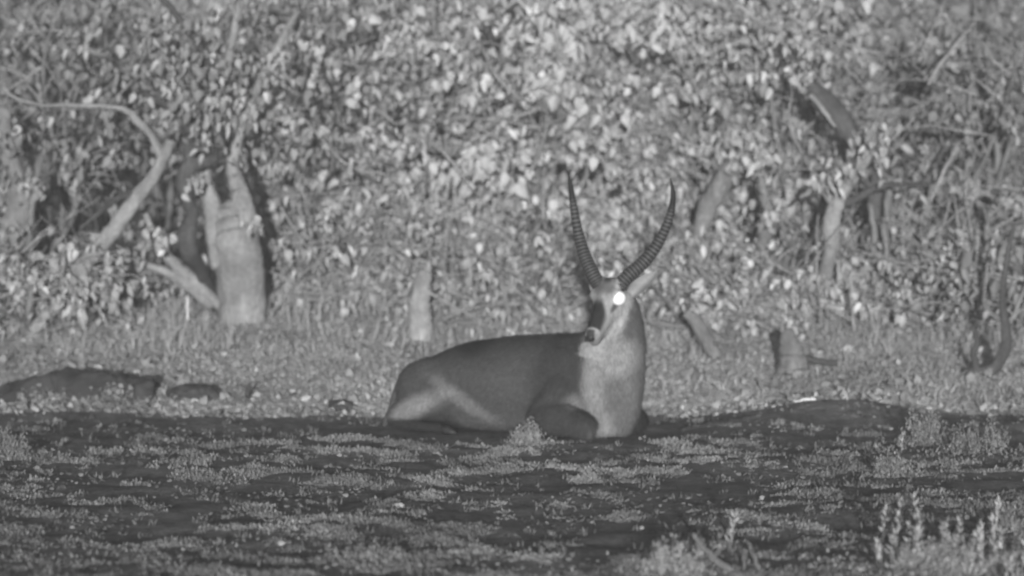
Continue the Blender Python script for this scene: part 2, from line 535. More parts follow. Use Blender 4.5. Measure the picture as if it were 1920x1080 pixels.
# low growth along the foot of the thicket
for i, (px, Y, w, top, lab, f, tn) in enumerate((
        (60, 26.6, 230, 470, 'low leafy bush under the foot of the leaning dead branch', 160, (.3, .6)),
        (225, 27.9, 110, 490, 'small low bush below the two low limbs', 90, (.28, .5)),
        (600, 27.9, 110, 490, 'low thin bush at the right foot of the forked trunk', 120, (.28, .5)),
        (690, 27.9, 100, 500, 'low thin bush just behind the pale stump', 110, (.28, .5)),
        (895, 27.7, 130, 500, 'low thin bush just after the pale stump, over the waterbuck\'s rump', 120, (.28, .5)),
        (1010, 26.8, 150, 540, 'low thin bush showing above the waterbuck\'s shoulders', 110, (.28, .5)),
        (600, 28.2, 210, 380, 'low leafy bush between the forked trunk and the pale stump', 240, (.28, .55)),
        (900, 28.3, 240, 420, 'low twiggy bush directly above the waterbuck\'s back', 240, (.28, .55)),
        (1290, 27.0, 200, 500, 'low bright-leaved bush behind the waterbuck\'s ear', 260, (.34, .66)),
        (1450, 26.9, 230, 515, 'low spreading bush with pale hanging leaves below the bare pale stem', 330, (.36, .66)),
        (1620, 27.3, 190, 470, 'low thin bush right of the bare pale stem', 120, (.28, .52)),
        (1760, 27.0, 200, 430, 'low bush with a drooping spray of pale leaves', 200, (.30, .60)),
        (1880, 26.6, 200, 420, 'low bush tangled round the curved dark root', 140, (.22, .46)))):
    shrub_at(px, Y, w, top, lab, name='low_bush', seed=300 + i, stems=4, branches=5, twigs=3, per=6, fill=f, leaf=(.06, .115), tone=tn, low=.2, singles=140, ry=.35)

# ------------------------------------------------------------------ trunks and branches that can be picked out
def limbed(name, label, cat, base_px, Y, limbs, mat, part='trunk'):
    b = P(*base_px, Y)
    b.z = gz(b.x, b.y) - 0.03
    root = thing(name, label, cat, b)
    for nm, pts, m in limbs:
        s = Soup()
        s.limb([P(p[0], p[1], p[3] if len(p) > 3 else Y) for p in pts], [p[2] for p in pts], 16, 5, 0.004, 0.09)
        s.build(nm, m or mat, root, b)
    return root

def drape(root, Y, spots, n, tone=(.26, .52), singles=60):
    """sprays of the plant's own leaves round given places"""
    pts = []
    for px, py, r in spots:
        k = n
        pts.append(np.stack([(px + rng.normal(0, r, k) - 960) / F * Y, Y - .14 + rng.normal(0, .1, k), H - (py + rng.normal(0, r * .7, k) - HOR) / F * Y], -1))
    pts = np.concatenate(pts)
    leafage(root, pts, rng.uniform(.035, .09, len(pts)), tone[0], tone[1], singles)

tree = limbed('forked_tree', 'thick pale tree trunk forking above a dark hollow, low limbs at its foot', 'tree', (452, 640), 27.0, [
    ('trunk', [(460, 662, .24), (454, 612, .17), (451, 540, .165), (446, 480, .18), (440, 432, .165), (433, 400, .12), (428, 380, .05)], None),
    ('limb', [(430, 490, .14), (412, 430, .10), (398, 385, .07), (386, 340, .055), (382, 290, .05), (392, 210, .045), (430, 110, .035), (450, -20, .02)], None),
    ('limb', [(455, 480, .14), (458, 420, .11), (450, 365, .07), (442, 335, .055), (436, 310, .045), (452, 240, .04), (500, 130, .03), (560, 20, .02)], None),
    ('limb', [(430, 590, .05), (400, 562, .05), (360, 525, .05), (322, 490, .04), (295, 455, .03), (272, 400, .02)], None),
    ('limb', [(400, 572, .04), (365, 545, .045), (328, 520, .04), (285, 500, .03), (215, 482, .02), (180, 480, .012)], None),
    ('limb', [(482, 560, .03, 27.25), (484, 500, .05, 27.25), (474, 440, .055, 27.25), (462, 390, .045, 27.25), (470, 330, .03, 27.3)], M_bark_dark)], M_bark_pale)  # this last dark limb is added, standing in for the trunk's shadow band
n = 900
pts = np.stack([rng.normal((430 - 960) / F * 27.3, .75, n), rng.normal(27.1, .35, n), rng.uniform(1.55, 3.3, n)], -1)
leafage(tree, pts, rng.uniform(.05, .10, n), .20, .45, 260)

drape(tree, 26.85, ((374, 340, 12), (480, 420, 10), (290, 440, 16), (395, 250, 26), (440, 210, 30), (500, 120, 30)), 34, (.24, .46), 120)
dk = limbed('dark_sapling', 'crooked dark sapling standing just beside the forked pale trunk', 'tree', (380, 610), 26.75, [
    ('trunk', [(420, 610, .03, 27.35), (400, 560, .04, 27.2), (378, 510, .05, 26.95), (354, 465, .068), (353, 425, .062), (358, 395, .05), (346, 345, .07), (360, 300, .052), (348, 268, .065), (360, 238, .05), (350, 215, .04), (320, 200, .032), (280, 180, .02), (250, 165, .012)], None),
    ('limb', [(360, 290, .05), (385, 272, .045), (398, 240, .02), (396, 190, .018), (388, 120, .03), (368, 75, .03), (335, 35, .026), (290, -20, .02)], None),
    ('limb', [(360, 310, .04), (395, 300, .04), (415, 282, .03), (430, 250, .014)], None)], M_bark_dark)  # trunk and limbs share one even dark tone
n = 420
q = rng.integers(0, 4, n); cxs = np.array((372, 395, 330, 300))[q]; czs = np.array((215, 130, 160, 60))[q]
pts = np.stack([(cxs + rng.normal(0, 32, n) - 960) / F * 26.6, rng.normal(26.6, .12, n), H - (czs + rng.normal(0, 28, n) - HOR) / F * 26.6], -1)
leafage(dk, pts, rng.uniform(.045, .095, n), .20, .42, 150)

limbed('leaning_branch', 'long pale dead branch leaning from the forked tree down to the ground', 'branch', (45, 645), 26.5, [
    ('stem', [(30, 662, .035), (60, 622, .045), (98, 580, .05), (135, 535, .052), (165, 490, .058), (215, 428, .056), (262, 365, .05), (298, 312, .045), (322, 262, .045)], None),
    ('side_branch', [(306, 300, .04), (285, 255, .03), (255, 225, .028), (215, 200, .02), (60, 195, .012), (5, 165, .008)], None),
    ('side_branch', [(262, 365, .03), (225, 370, .025), (190, 395, .018), (150, 430, .01)], M_bark_dark),
    ('side_branch', [(90, 590, .05), (110, 570, .045), (150, 560, .02)], M_bark_dark)], M_bark_pale)

st_ = limbed('slim_tree', 'pair of slim grey trunks in the shade by the leaning dead branch', 'tree', (25, 560), 27.3, [
    ('trunk', [(20, 545, .12), (22, 460, .11), (35, 380, .09), (20, 300, .07), (0, 200, .05)], None),
    ('trunk', [(45, 540, .04), (52, 460, .04), (58, 380, .035), (80, 290, .025)], None)], M_bark_mid)
bs = limbed('bare_sapling', 'bare pale crooked stem standing clear of the leaves', 'tree', (1545, 560), 26.75, [
    ('trunk', [(1540, 560, .05), (1548, 510, .05), (1560, 465, .055), (1558, 420, .06), (1572, 375, .055), (1598, 335, .045), (1625, 295, .035), (1640, 230, .02)], None),
    ('limb', [(1570, 375, .035), (1590, 380, .03), (1650, 350, .022), (1740, 345, .012)], M_bark_dark),
    ('limb', [(1565, 385, .03), (1535, 352, .02), (1500, 372, .012)], None)], M_bark_pale)
M_bark_dim = mat_bark('bark_dim', .07, .14)
dt = limbed('dark_tree', 'dark leaning trunk with a pale peeled streak among the twigs', 'tree', (1640, 560), 27.5, [
    ('trunk', [(1668, 590, .06), (1662, 500, .055), (1652, 410, .055), (1628, 325, .065), (1604, 268, .08), (1572, 220, .088), (1540, 185, .08), (1515, 158, .05), (1490, 120, .025), (1478, 60, .015)], None),
    ('peeled_streak', [(1519, 178, .016, 27.38), (1545, 208, .018, 27.38), (1566, 238, .012, 27.38)], M_twig)], M_bark_dim)
sl = limbed('short_limb', 'short pale slanting limb behind the waterbuck\'s left horn', 'branch', (1325, 560), 27.3, [
    ('stem', [(1300, 560, .03), (1312, 450, .05), (1330, 385, .075), (1348, 352, .08), (1370, 320, .075), (1395, 285, .05), (1430, 230, .02)], None)], M_bark_mid)
ss = limbed('slim_sapling', 'slim grey stem behind the low bush below the bare pale stem', 'tree', (1415, 580), 27.4, [
    ('trunk', [(1412, 560, .05), (1418, 500, .05), (1435, 452, .055), (1440, 400, .045), (1425, 330, .03)], None)], M_bark_mid)
limbed('twin_sapling', 'two thin upright grey stems to the right of the bare pale stem', 'tree', (1650, 580), 27.2, [
    ('trunk', [(1628, 570, .03), (1632, 500, .03), (1640, 440, .025), (1630, 380, .02)], None),
    ('trunk', [(1655, 570, .045), (1658, 500, .045), (1662, 430, .04), (1668, 350, .02)], None)], M_bark_mid)
limbed('curved_root', 'dark curved root bending down to the ground at the thicket edge', 'branch', (1815, 690), 24.85, [
    ('stem', [(1800, 712, .03), (1822, 700, .04), (1862, 690, .045), (1884, 655, .042), (1886, 610, .03), (1880, 560, .022), (1890, 480, .018), (1900, 420, .012)], None),
    ('side_branch', [(1835, 698, .03), (1825, 670, .025), (1832, 640, .02), (1825, 610, .01)], None),
    ('side_branch', [(1822, 700, .03), (1845, 718, .03), (1858, 722, .02)], None)], M_bark_dark)
limbed('pale_stump', 'pale upright broken stump at the foot of the thicket', 'stump', (788, 640), 26.8, [
    ('trunk', [(786, 660, .10), (788, 620, .09), (785, 580, .075), (790, 545, .07), (797, 510, .055)], None),
    ('splinter', [(795, 520, .03), (803, 500, .02), (806, 488, .004)], None)], mat_bark('stump_wood', .28, .44))
limbed('slanting_stem', 'short pale stem slanting down to the bank behind the waterbuck\'s neck', 'branch', (1335, 665), 25.6, [
    ('stem', [(1345, 672, .05), (1325, 640, .05), (1305, 605, .045), (1285, 585, .03)], None)], M_bark_mid)
limbed('root_flare', 'worn grey root flare on the bank with a dark root beside it', 'stump', (1480, 700), 25.1, [
    ('trunk', [(1490, 735, .17), (1487, 705, .135), (1485, 680, .10), (1481, 648, .07), (1476, 618, .035)], None),
    ('root', [(1500, 668, .02), (1530, 676, .025), (1570, 680, .02)], M_bark_dark)], M_bark_mid)

drape(bs, 26.75, ((1605, 305, 26), (1555, 335, 22), (1640, 260, 24), (1530, 535, 16)), 50)
drape(dt, 27.4, ((1500, 135, 20), (1490, 80, 28), (1660, 470, 18)), 40)
drape(sl, 27.3, ((1315, 440, 18), (1320, 500, 26), (1390, 300, 22), (1420, 260, 22)), 60)
drape(ss, 27.4, ((1440, 400, 22), (1420, 540, 22)), 50)
drape(st_, 27.3, ((25, 330, 24), (10, 250, 30), (60, 340, 18), (30, 430, 14)), 40, (.2, .42))
# loose twigs that catch the light
TW = ((780, 250, 830, 285, 890, 360, 27.2), (690, 200, 720, 215, 745, 235, 27.5), (1485, 165, 1482, 235, 1505, 290, 27.3),
      (1400, 225, 1412, 265, 1425, 302, 27.2), (1235, 245, 1285, 268, 1340, 282, 27.3), (700, 480, 800, 545, 920, 615, 26.8),
      (880, 470, 985, 520, 1090, 540, 26.9), (1225, 30, 1205, 70, 1185, 95, 27.4), (1740, 160, 1770, 110, 1830, 40, 27.6),
      (1745, 380, 1775, 310, 1800, 265, 27.2), (1820, 480, 1840, 445, 1920, 395, 26.9), (1840, 75, 1865, 115, 1895, 140, 27.3),
      (560, 210, 640, 300, 700, 330, 27.4), (1020, 340, 1018, 390, 1022, 430, 27.2), (905, 90, 930, 140, 980, 190, 27.4),
      (1150, 300, 1170, 350, 1190, 380, 27.1), (1700, 450, 1740, 470, 1790, 500, 26.8), (1590, 520, 1600, 600, 1612, 690, 26.4))
random.seed(4)
for i, t in enumerate(TW):
    Y = t[6]
    a, b, c = P(t[0], t[1], Y), P(t[2], t[3], Y - .05), P(t[4], t[5], Y)
    s = Soup(); s.limb([a, b, c], [.006, .011, .008], 6, 5, .004)
    d = (c - a)
    off = b.copy()
    side = Soup(); side.limb([b, b + Vector((d.z * .3, .05, abs(d.x) * .25 + .05))], [.007, .002], 5, 3, .004)
    root = thing('bare_twig', 'thin pale bare twig showing among the thicket leaves', 'twig', off, 'bare twigs in the thicket')
    s.build('stem', M_twig, root, off); side.build('side_shoot', M_twig, root, off)

# ------------------------------------------------------------------ the bank: litter, dry grass, debris
def blades(n, xy, hgt, wid, tone, lean=1.0):
    x, y = xy
    z = ground_z(x, y) - .004
    a = rng.uniform(0, 6.283, n); ln = rng.normal(0, lean, (n, 2))
    p = np.stack([x, y, z], -1)
    u = np.stack([np.cos(a), np.sin(a) * .6, np.zeros(n)], -1) * wid[:, None]
    t = np.stack([ln[:, 0], ln[:, 1], np.ones(n)], -1); t /= np.linalg.norm(t, axis=1)[:, None]
    m = p + t * (hgt * .55)[:, None]; tip = p + t * hgt[:, None] + np.stack([ln[:, 0], ln[:, 1], -.4 * np.abs(ln[:, 0])], -1) * (hgt * .25)[:, None]
    V = np.stack([p - u, p + u, m + u * .7, m - u * .7, tip], 1).reshape(-1, 3)
    k = (np.arange(n) * 5)[:, None]
    Fq = np.concatenate([np.concatenate([k, k + 1, k + 2], 1), np.concatenate([k, k + 2, k + 3], 1), np.concatenate([k + 3, k + 2, k + 4], 1)])
    return V, Fq, np.repeat(tone, 5)

n = 80000
y = 23.65 + 6.0 * rng.random(n) ** 1.3; x = rng.uniform(-.145, .145, n) * y
ok = y > bank_edge(x) - .02 - .2 * (sines(x, y, 8, 8, 4, 14) > .8)
x, y = x[ok], y[ok]; n = len(x)
h = rng.uniform(.012, .045, n) * (1 + .5 * sines(x, y, 31, 6, 1, 4)).clip(.3, 2)
V, Fq, t = blades(n, (x, y), h, rng.uniform(.003, .008, n), rng.uniform(.30, .44, n) * (1 + .14 * sines(x, y, 32, 6, 2, 6)).clip(.5, 1.5))
o = tag(obj('dry_grass', raw_mesh('dry_grass', V, Fq, t), M_grass), 'short dry grass and dead stalks covering the bank', 'grass', kind='stuff')

n = 5200
y = rng.uniform(25.6, 28.6, n); x = rng.uniform(-.145, .145, n) * y
ok = sines(x, y, 35, 8, 2, 7) + .8 * smooth((y - 26) / 1.5) > .2; x, y = x[ok], y[ok]; n = len(x)
V, Fq, t = blades(n, (x, y), rng.uniform(.06, .26, n), rng.uniform(.0025, .005, n), rng.uniform(.26, .5, n), .3)
tag(obj('dry_stalks', raw_mesh('dry_stalks', V, Fq, t), M_grass), 'thin upright dry stalks along the foot of the thicket', 'grass', kind='stuff')

def flat_leaves(n, x, y, size, tone, tiltsd=.5):
    p = np.stack([x, y, ground_z(x, y) + size * .25 + .004], -1)
    return leaf_cloud(p, size, rng.uniform(0, 6.283, n), rng.normal(1.35, tiltsd, n), rng.normal(0, .4, n), tone)
n = 9000
y = 23.55 + 5.5 * rng.random(n) ** 1.5; x = rng.uniform(-.145, .145, n) * y
ok = (y > bank_edge(x) - .15); x, y = x[ok], y[ok]; n = len(x)
V, Fq, t = flat_leaves(n, x, y, np.clip(rng.lognormal(math.log(.036), .4, n), .015, .09), .24 + .26 * rng.random(n) ** 2.2, .6)
tag(obj('leaf_litter', raw_mesh('leaf_litter', V, Fq, t), M_litter), 'fallen dry leaves scattered over the bank', 'leaves', kind='stuff')
# brighter heap of litter along the lip of the bank
n = 4200
x = rng.uniform(-3.4, 3.4, n); w = sines(x, x * 0, 41, 6, 2, 7)
ok = (w > -.35) & ((x > .6) | (x < -.75)); x = x[ok]; n = len(x)
y = bank_edge(x) + rng.normal(.02, .13, n)
V, Fq, t = flat_leaves(n, x, y, np.clip(rng.lognormal(math.log(.033), .35, n), .015, .07), .26 + .34 * rng.random(n) ** 2, .7)
tag(obj('litter_drift', raw_mesh('litter_drift', V, Fq, t), M_litter), 'paler leaf drift lying along the lip of the bank', 'leaves', kind='stuff')

def lump(name, label, cat, cx, cy, rx, ry, rz, mat, seed, sink=.3, rot=0, group=None, bumps=.12, seg=40):
    """an uneven rounded mass resting in the ground"""
    r = np.random.default_rng(seed)
    bm = bmesh.new(); bmesh.ops.create_uvsphere(bm, u_segments=seg, v_segments=seg // 2, radius=1)
    ks = [(r.normal(0, 1, 3) * r.uniform(1.5, 5), r.uniform(0, 6.28), r.uniform(.3, 1)) for _ in range(14)]
    for v in bm.verts:
        c = np.array(v.co); d = sum(a * math.sin(float(k @ c) + p) for k, p, a in ks) / 5
        d += .55 * sum(a * math.sin(3.1 * float(k @ c) + 2 * p) for k, p, a in ks) / 5
        v.co = v.co * (1 + bumps * d)
        v.co.x *= rx; v.co.y *= ry; v.co.z *= rz
    me = bpy.data.meshes.new(name); bm.to_mesh(me); bm.free()
    me.polygons.foreach_set('use_smooth', np.ones(len(me.polygons), bool))
    o = obj(name, me, mat, None, (cx, cy, gz(cx, cy) + rz * (1 - sink) - rz * .35))
    o.rotation_euler = (0, 0, rot)
    return tag(o, label, cat, group)

# dark earth hump to the left, litter at its foot
x, y = foot(140, 24.15)
def hump():
    prof = [(-60, 748), (-40, 742), (0, 730), (40, 715), (75, 705), (100, 695), (115, 697), (138, 690), (175, 693), (210, 701), (240, 709), (265, 705), (281, 704), (292, 711), (280, 722), (272, 744), (268, 762)]
    xs = np.array([p[0] for p in prof], float); ys = np.array([p[1] for p in prof], float)
    par = np.linspace(0, len(prof) - 1, 110)
    px = np.interp(par, np.arange(len(prof)), xs); py = np.interp(par, np.arange(len(prof)), ys)
    rows = 34
    V = []
    for i in range(rows):
        t = i / (rows - 1)
        Yd = 23.92 + .80 * t
        env = math.sin(math.pi * (.05 + .91 * t) ** .7)
        x_ = (px - 960) / F * 24.25; hz_ = np.maximum(H - (py - HOR) / F * 24.25, .02)
        g = ground_z(x_, Yd)
        rough = .010 * sines(x_ * 1.0, Yd + x_ * 0, 91, 10, 14, 40) + .006 * sines(x_, Yd + x_ * 0, 92, 10, 50, 110)
        z = g - .06 + (hz_ - g + .06) * env + rough * (.4 + env)
        V.append(np.stack([x_ + .012 * sines(x_, Yd + x_ * 0, 93, 6, 20, 50), Yd + .03 * sines(x_, Yd + x_ * 0, 94, 6, 8, 20), z], -1))
    V = np.concatenate(V); nj = 110
    ii = np.arange(rows * nj).reshape(rows, nj)
    Fq = np.stack([ii[:-1, :-1], ii[:-1, 1:], ii[1:, 1:], ii[1:, :-1]], -1).reshape(-1, 4)
    o = obj('earth_hump', raw_mesh('earth_hump', V, Fq, None, True), M_rock)
    return tag(o, 'long dark hump of bare earth at the edge of the bank', 'mound')
hump()
lump('earth_clod', 'small dark clod of earth beside the long dark hump', 'clod', *foot(365, 24.0), .17, .14, .075, M_rock, 5, .45, bumps=.22, seg=64)
lump('earth_clod', 'flat dark clod of earth between the hump and the waterbuck', 'clod', *foot(640, 23.9), .10, .1, .035, M_rock, 6, .45, bumps=.3, seg=48)
n = 2200
x = rng.normal((150 - 960) / F * 23.9, .26, n); y = rng.normal(23.88, .07, n)
V, Fq, t = flat_leaves(n, x, y, rng.uniform(.015, .045, n), .16 + .16 * rng.random(n), .7)
V[:, 2] += np.repeat(np.clip((y - 23.8) * .55, 0, .1) * rng.random(n) ** .5 * (np.abs(x - (140 - 960) / F * 23.9) < .36), len(LV))
tag(obj('litter_heap', raw_mesh('litter_heap', V, Fq, t), M_litter), 'grey heap of dead leaves in front of the dark earth hump', 'leaves', kind='stuff')

# sticks
def stick(label, pts, rad, mat, name='dead_stick', cat='stick', side=None, group=None):
    p = [P(a, b, Y) for a, b, Y in pts]
    for q in p:
        q.z = max(q.z, gz(q.x, q.y) + rad[0] * .5)
    s = Soup(); s.limb(p, rad, 7, 5, .003, .1)
    off = p[0].copy()
    if side:
        root = thing(name, label, cat, off, group)
        s.build('stem', mat, root, off)
        for sd in side:
            q = Soup(); q.limb([P(*v[:3]) for v in sd], [.008, .003][:len(sd)] if len(sd) == 2 else [.009, .006, .002], 6, 4, .003); q.build('side_shoot', mat, root, off)
        return root
    me = raw_mesh(name, [tuple(v - off) for v in s.V], s.F, None, True)
    return tag(obj(name, me, mat, None, off), label, cat, group)
M_white = mat_plain('peeled_wood', .75, .1, 20)
stick('short white peeled stick lying on the lip of the bank', [(1478, 777, 23.55), (1505, 781, 23.5), (1530, 784, 23.45)], [.011, .012, .01], M_white)
stick('long pale straw lying along the bank lip above the white stick', [(1400, 783, 23.7), (1440, 780, 23.75), (1550, 767, 23.85)], [.006, .006, .004], M_twig)
stick('dark crooked stick lying on the litter of the bank', [(1630, 755, 24.2), (1660, 748, 24.3), (1690, 738, 24.4), (1715, 728, 24.45)], [.012, .018, .018, .008], M_bark_dark)
stick('short dark stick on the litter above the white stick', [(1570, 738, 24.5), (1590, 736, 24.5), (1605, 734, 24.5)], [.012, .014, .01], M_bark_dark)
stick('dark knotty root lying half sunk across the bare earth', [(1280, 828, 22.3), (1320, 821, 22.5), (1370, 811, 22.8), (1420, 799, 23.0)], [.012, .022, .024, .016], M_bark_dark)
stick('upright dark snag stub on the lip of the bank', [(462, 752, 24.0), (466, 735, 24.0), (470, 718, 24.0)], [.018, .016, .006], M_bark_dark, side=[[(466, 733, 24.0), (452, 722, 24.0)], [(468, 730, 24.0), (482, 728, 24.0)]])
stick('bent grey twig sticking up from the grass tuft in front', [(1372, 1098, 14.9), (1340, 1050, 14.9), (1315, 1022, 14.9), (1300, 1000, 14.9)], [.02, .016, .011, .007], M_bark_mid, side=[[(1335, 1045, 14.9), (1352, 1030, 14.9), (1362, 1012, 14.9)]])
stick('forked pale twig rising in front of the bare mud', [(1432, 1095, 14.9), (1425, 1070, 14.9), (1418, 1050, 14.9), (1405, 1030, 14.9)], [.013, .011, .008, .004], M_bark_mid, side=[[(1388, 1092, 14.85), (1394, 1060, 14.9), (1400, 1038, 14.9)]])
stick('dark bent stub poking up before the tall weeds', [(1665, 1095, 14.8), (1655, 1068, 14.8), (1640, 1048, 14.8)], [.014, .013, .006], M_bark_dark)
stick('thick dark stub poking up beneath the tall weeds', [(1884, 1095, 14.8), (1882, 1078, 14.8), (1876, 1060, 14.8)], [.02, .016, .008], M_bark_dark)
stick('two-pronged dry straw standing on the bank', [(1530, 705, 25.3), (1532, 680, 25.3), (1525, 655, 25.3)], [.006, .005, .003], M_twig, 'dry_straw', 'straw', [[(1532, 688, 25.3), (1578, 692, 25.3), (1592, 640, 25.3)]])
stick('bright upright dry straw in front of the low limbs', [(352, 600, 26.5), (351, 578, 26.5), (352, 556, 26.5)], [.008, .007, .005], M_white, 'dry_straw', 'straw')
stick('tall thin dry straw beside the low limbs', [(304, 600, 26.5), (300, 560, 26.5), (294, 515, 26.5)], [.005, .004, .002], M_twig, 'dry_straw', 'straw')

# pale stones, clods and big fallen leaves on the mud
for i, (px, py, sz) in enumerate(((748, 952, .028), (662, 987, .018), (1203, 988, .017), (727, 845, .026), (611, 830, .024), (540, 857, .02), (742, 926, .013), (898, 984, .012), (1893, 870, .02))):
    Y = H * F / (py - HOR)
    x = (px - 960) / F * Y
    lump('pale_stone', 'small pale stone or clod lying on the dark mud', 'stone', x, Y, sz, sz * .7, sz * .6, M_stone, 50 + i, .3, i, 'pale stones on the mud', .3, 18)
# ------------------------------------------------------------------ waterbuck lying on the mud
def loft(secs, n=20):
    """secs: (centre, axis_u, axis_v, ru, rv) -> closed tube with rounded ends"""
    V, Fc = [], []
    for c, u, v, ru, rv in secs:
        for k in range(n):
            a = 2 * math.pi * k / n
            V.append(Vector(c) + Vector(u) * (ru * math.cos(a)) + Vector(v) * (rv * math.sin(a)))
    m = len(secs)
    for i in range(m - 1):
        for k in range(n):
            k2 = (k + 1) % n
            Fc.append((i * n + k, i * n + k2, (i + 1) * n + k2, (i + 1) * n + k))
    Fc.append(tuple(range(n - 1, -1, -1))); Fc.append(tuple((m - 1) * n + k for k in range(n)))
    return V, Fc

def ball(c, r, u=(1, 0, 0), v=(0, 1, 0), w=(0, 0, 1), n=16):
    V, Fc = [], []
    u, v, w = Vector(u), Vector(v), Vector(w)
    for i in range(1, n // 2):
        th = math.pi * i / (n // 2)
        for k in range(n):
            a = 2 * math.pi * k / n
            V.append(Vector(c) + u * r[0] * math.sin(th) * math.cos(a) + v * r[1] * math.sin(th) * math.sin(a) + w * r[2] * math.cos(th))
    m = n // 2 - 1
    for i in range(m - 1):
        for k in range(n):
            k2 = (k + 1) % n
            Fc.append((i * n + k2, i * n + k, (i + 1) * n + k, (i + 1) * n + k2))
    Fc.append(tuple(range(n))); Fc.append(tuple((m - 1) * n + k for k in range(n - 1, -1, -1)))
    return V, Fc

def chain(pts, rad, sub=5):
    """round limb with rounded ends"""
    p, r = spline(pts, rad, sub)
    a = (p[0] - p[1]).normalized(); b = (p[-1] - p[-2]).normalized()
    p = [p[0] + a * r[0] * .85, p[0] + a * r[0] * .5] + p + [p[-1] + b * r[-1] * .5, p[-1] + b * r[-1] * .85]
    r = [r[0] * .45, r[0] * .85] + r + [r[-1] * .85, r[-1] * .45]
    return tube_arrays(p, r, 14)

yaw = math.radians(31)
AX = Vector((math.cos(yaw), -math.sin(yaw), 0))         # tail to chest
LAT = Vector((-math.sin(yaw), -math.cos(yaw), 0))        # towards its right flank, the one in view
UP = Vector((0, 0, 1))
O = Vector(((776 - 960) / F * 22.45, 22.45, 0))
def B(s, l, z): return O + AX * s + LAT * l + UP * z

body = Soup()
tors = [(-.085, .10, .20, .05), (-.06, .06, .265, .10), (.0, .03, .335, .15), (.08, .02, .40, .185), (.18, .02, .455, .205), (.30, .02, .505, .22), (.42, .02, .538, .235),
        (.60, .01, .562, .262), (.80, .01, .575, .268), (.98, .02, .59, .255), (1.13, .04, .605, .225), (1.25, .07, .60, .20), (1.34, .10, .56, .17), (1.40, .15, .46, .11)]
secs = []
for i, (s, zb, zt, hw) in enumerate(tors):
    secs.append((B(s, 0, (zb + zt) / 2), LAT, UP, hw, (zt - zb) / 2))
body.add(loft(secs, 28))
# withers and spine
body.add(chain([B(.36, 0, .44), B(.6, 0, .52), B(1.0, 0, .55), B(1.2, 0, .55)], [.05, .045, .05, .06]))
# haunches and folded hind legs (right one in view, left one mirrored)
for sd in (1, -1):
    body.add(ball(B(.17, .135 * sd, .27), (.21, .10, .17), (AX * .93 + UP * .36).normalized(), LAT, (UP * .93 - AX * .36).normalized()))
    body.add(ball(B(.27, .16 * sd, .24), (.17, .085, .17), (AX * .8 + UP * .6).normalized(), LAT, (UP * .8 - AX * .6).normalized()))
    body.add(chain([B(.33, .175 * sd, .25), B(.31, .185 * sd, .19), B(.13, .175 * sd, .15), B(-.015, .14 * sd, .11)], [.085, .09, .08, .06]))   # shank back to the hock
    body.add(chain([B(-.03, .16 * sd, .07), B(.09, .21 * sd, .05), B(.26, .25 * sd, .042), B(.36, .26 * sd, .035)], [.046, .032, .03, .028]))     # cannon forward along the ground
    # shoulder and folded foreleg
    body.add(ball(B(1.10, .14 * sd, .35), (.17, .085, .19), AX, LAT, UP))
    body.add(chain([B(1.12, .165 * sd, .30), B(1.06, .185 * sd, .20), B(1.02, .19 * sd, .14)], [.10, .10, .095]))                   # upper arm to the elbow
    ex = 0 if sd > 0 else -.155
    body.add(chain([B(1.00, .20 * sd, .115), B(1.12, .225 * sd + ex * .4, .115), B(1.25, .225 * sd + ex, .098), B(1.315, .22 * sd + ex, .082)], [.09, .105, .085, .068]))   # forearm to the wrist
    body.add(chain([B(1.31, .22 * sd + ex, .05), B(1.20, .20 * sd + ex * .5, .035), B(1.08, .17 * sd, .032)], [.045, .032, .03]))                  # cannon folded back under
# brisket and neck
nk = [((1140, 818, 21.80), .10, .08), ((1143, 806, 21.79), .135, .125), ((1147, 780, 21.77), .16, .165), ((1151, 730, 21.77), .17, .18), ((1156, 685, 21.78), .165, .175), ((1163, 645, 21.80), .145, .155),
      ((1168, 605, 21.84), .115, .13), ((1166, 570, 21.86), .095, .11), ((1160, 548, 21.86), .075, .09)]
fw = Vector((-.30, -.95, 0)).normalized(); sdv = Vector((.95, -.30, 0)).normalized()
body.add(loft([(P(*c), sdv, fw, ru, rv) for c, ru, rv in nk], 24))
body.add(chain([B(1.20, 0, .50), B(1.27, 0, .52), P(1165, 610, 21.9)], [.12, .12, .10]))         # crest of the neck
# head
poll = P(1150, 533, 21.82); nose = P(1108, 634, 21.575)
hd = (nose - poll); HL = hd.length; hd.normalize()
hh = Vector((hd.x, hd.y, 0)).normalized()
hl = Vector((-hh.y, hh.x, 0))            # the animal's left, on the right in the picture
ht = hd.cross(hl) * -1
if ht.z < 0: ht = -ht                     # brow side, up and forward
def Hd(t, l, d): return poll + hd * (HL * t) + hl * l + ht * d
hs = [(-.05, .0, .045, .04), (.02, .0, .075, .070), (.12, -.012, .084, .090), (.25, -.025, .085, .103), (.38, -.030, .077, .100), (.52, -.028, .064, .085),
      (.66, -.022, .054, .069), (.80, -.016, .049, .058), (.90, -.012, .050, .054), (.97, -.012, .046, .047), (1.02, -.012, .030, .030)]
body.add(loft([(Hd(t, 0, d), hl, ht, a, b) for t, d, a, b in hs], 24))
body.add(chain([Hd(.30, 0, -.10), Hd(.55, 0, -.085), Hd(.80, 0, -.060), Hd(.955, 0, -.054)], [.055, .046, .037, .031]))   # lower jaw
for sd in (1, -1):
    body.add(ball(Hd(.27, .066 * sd, .035), (.04, .032, .035), hd, hl, ht))          # brow over the eye
    body.add(ball(Hd(.33, .055 * sd, -.06), (.075, .04, .055), hd, hl, ht))          # cheek
    body.add(ball(Hd(.06, .055 * sd, .03), (.045, .045, .045), hd, hl, ht))          # horn boss

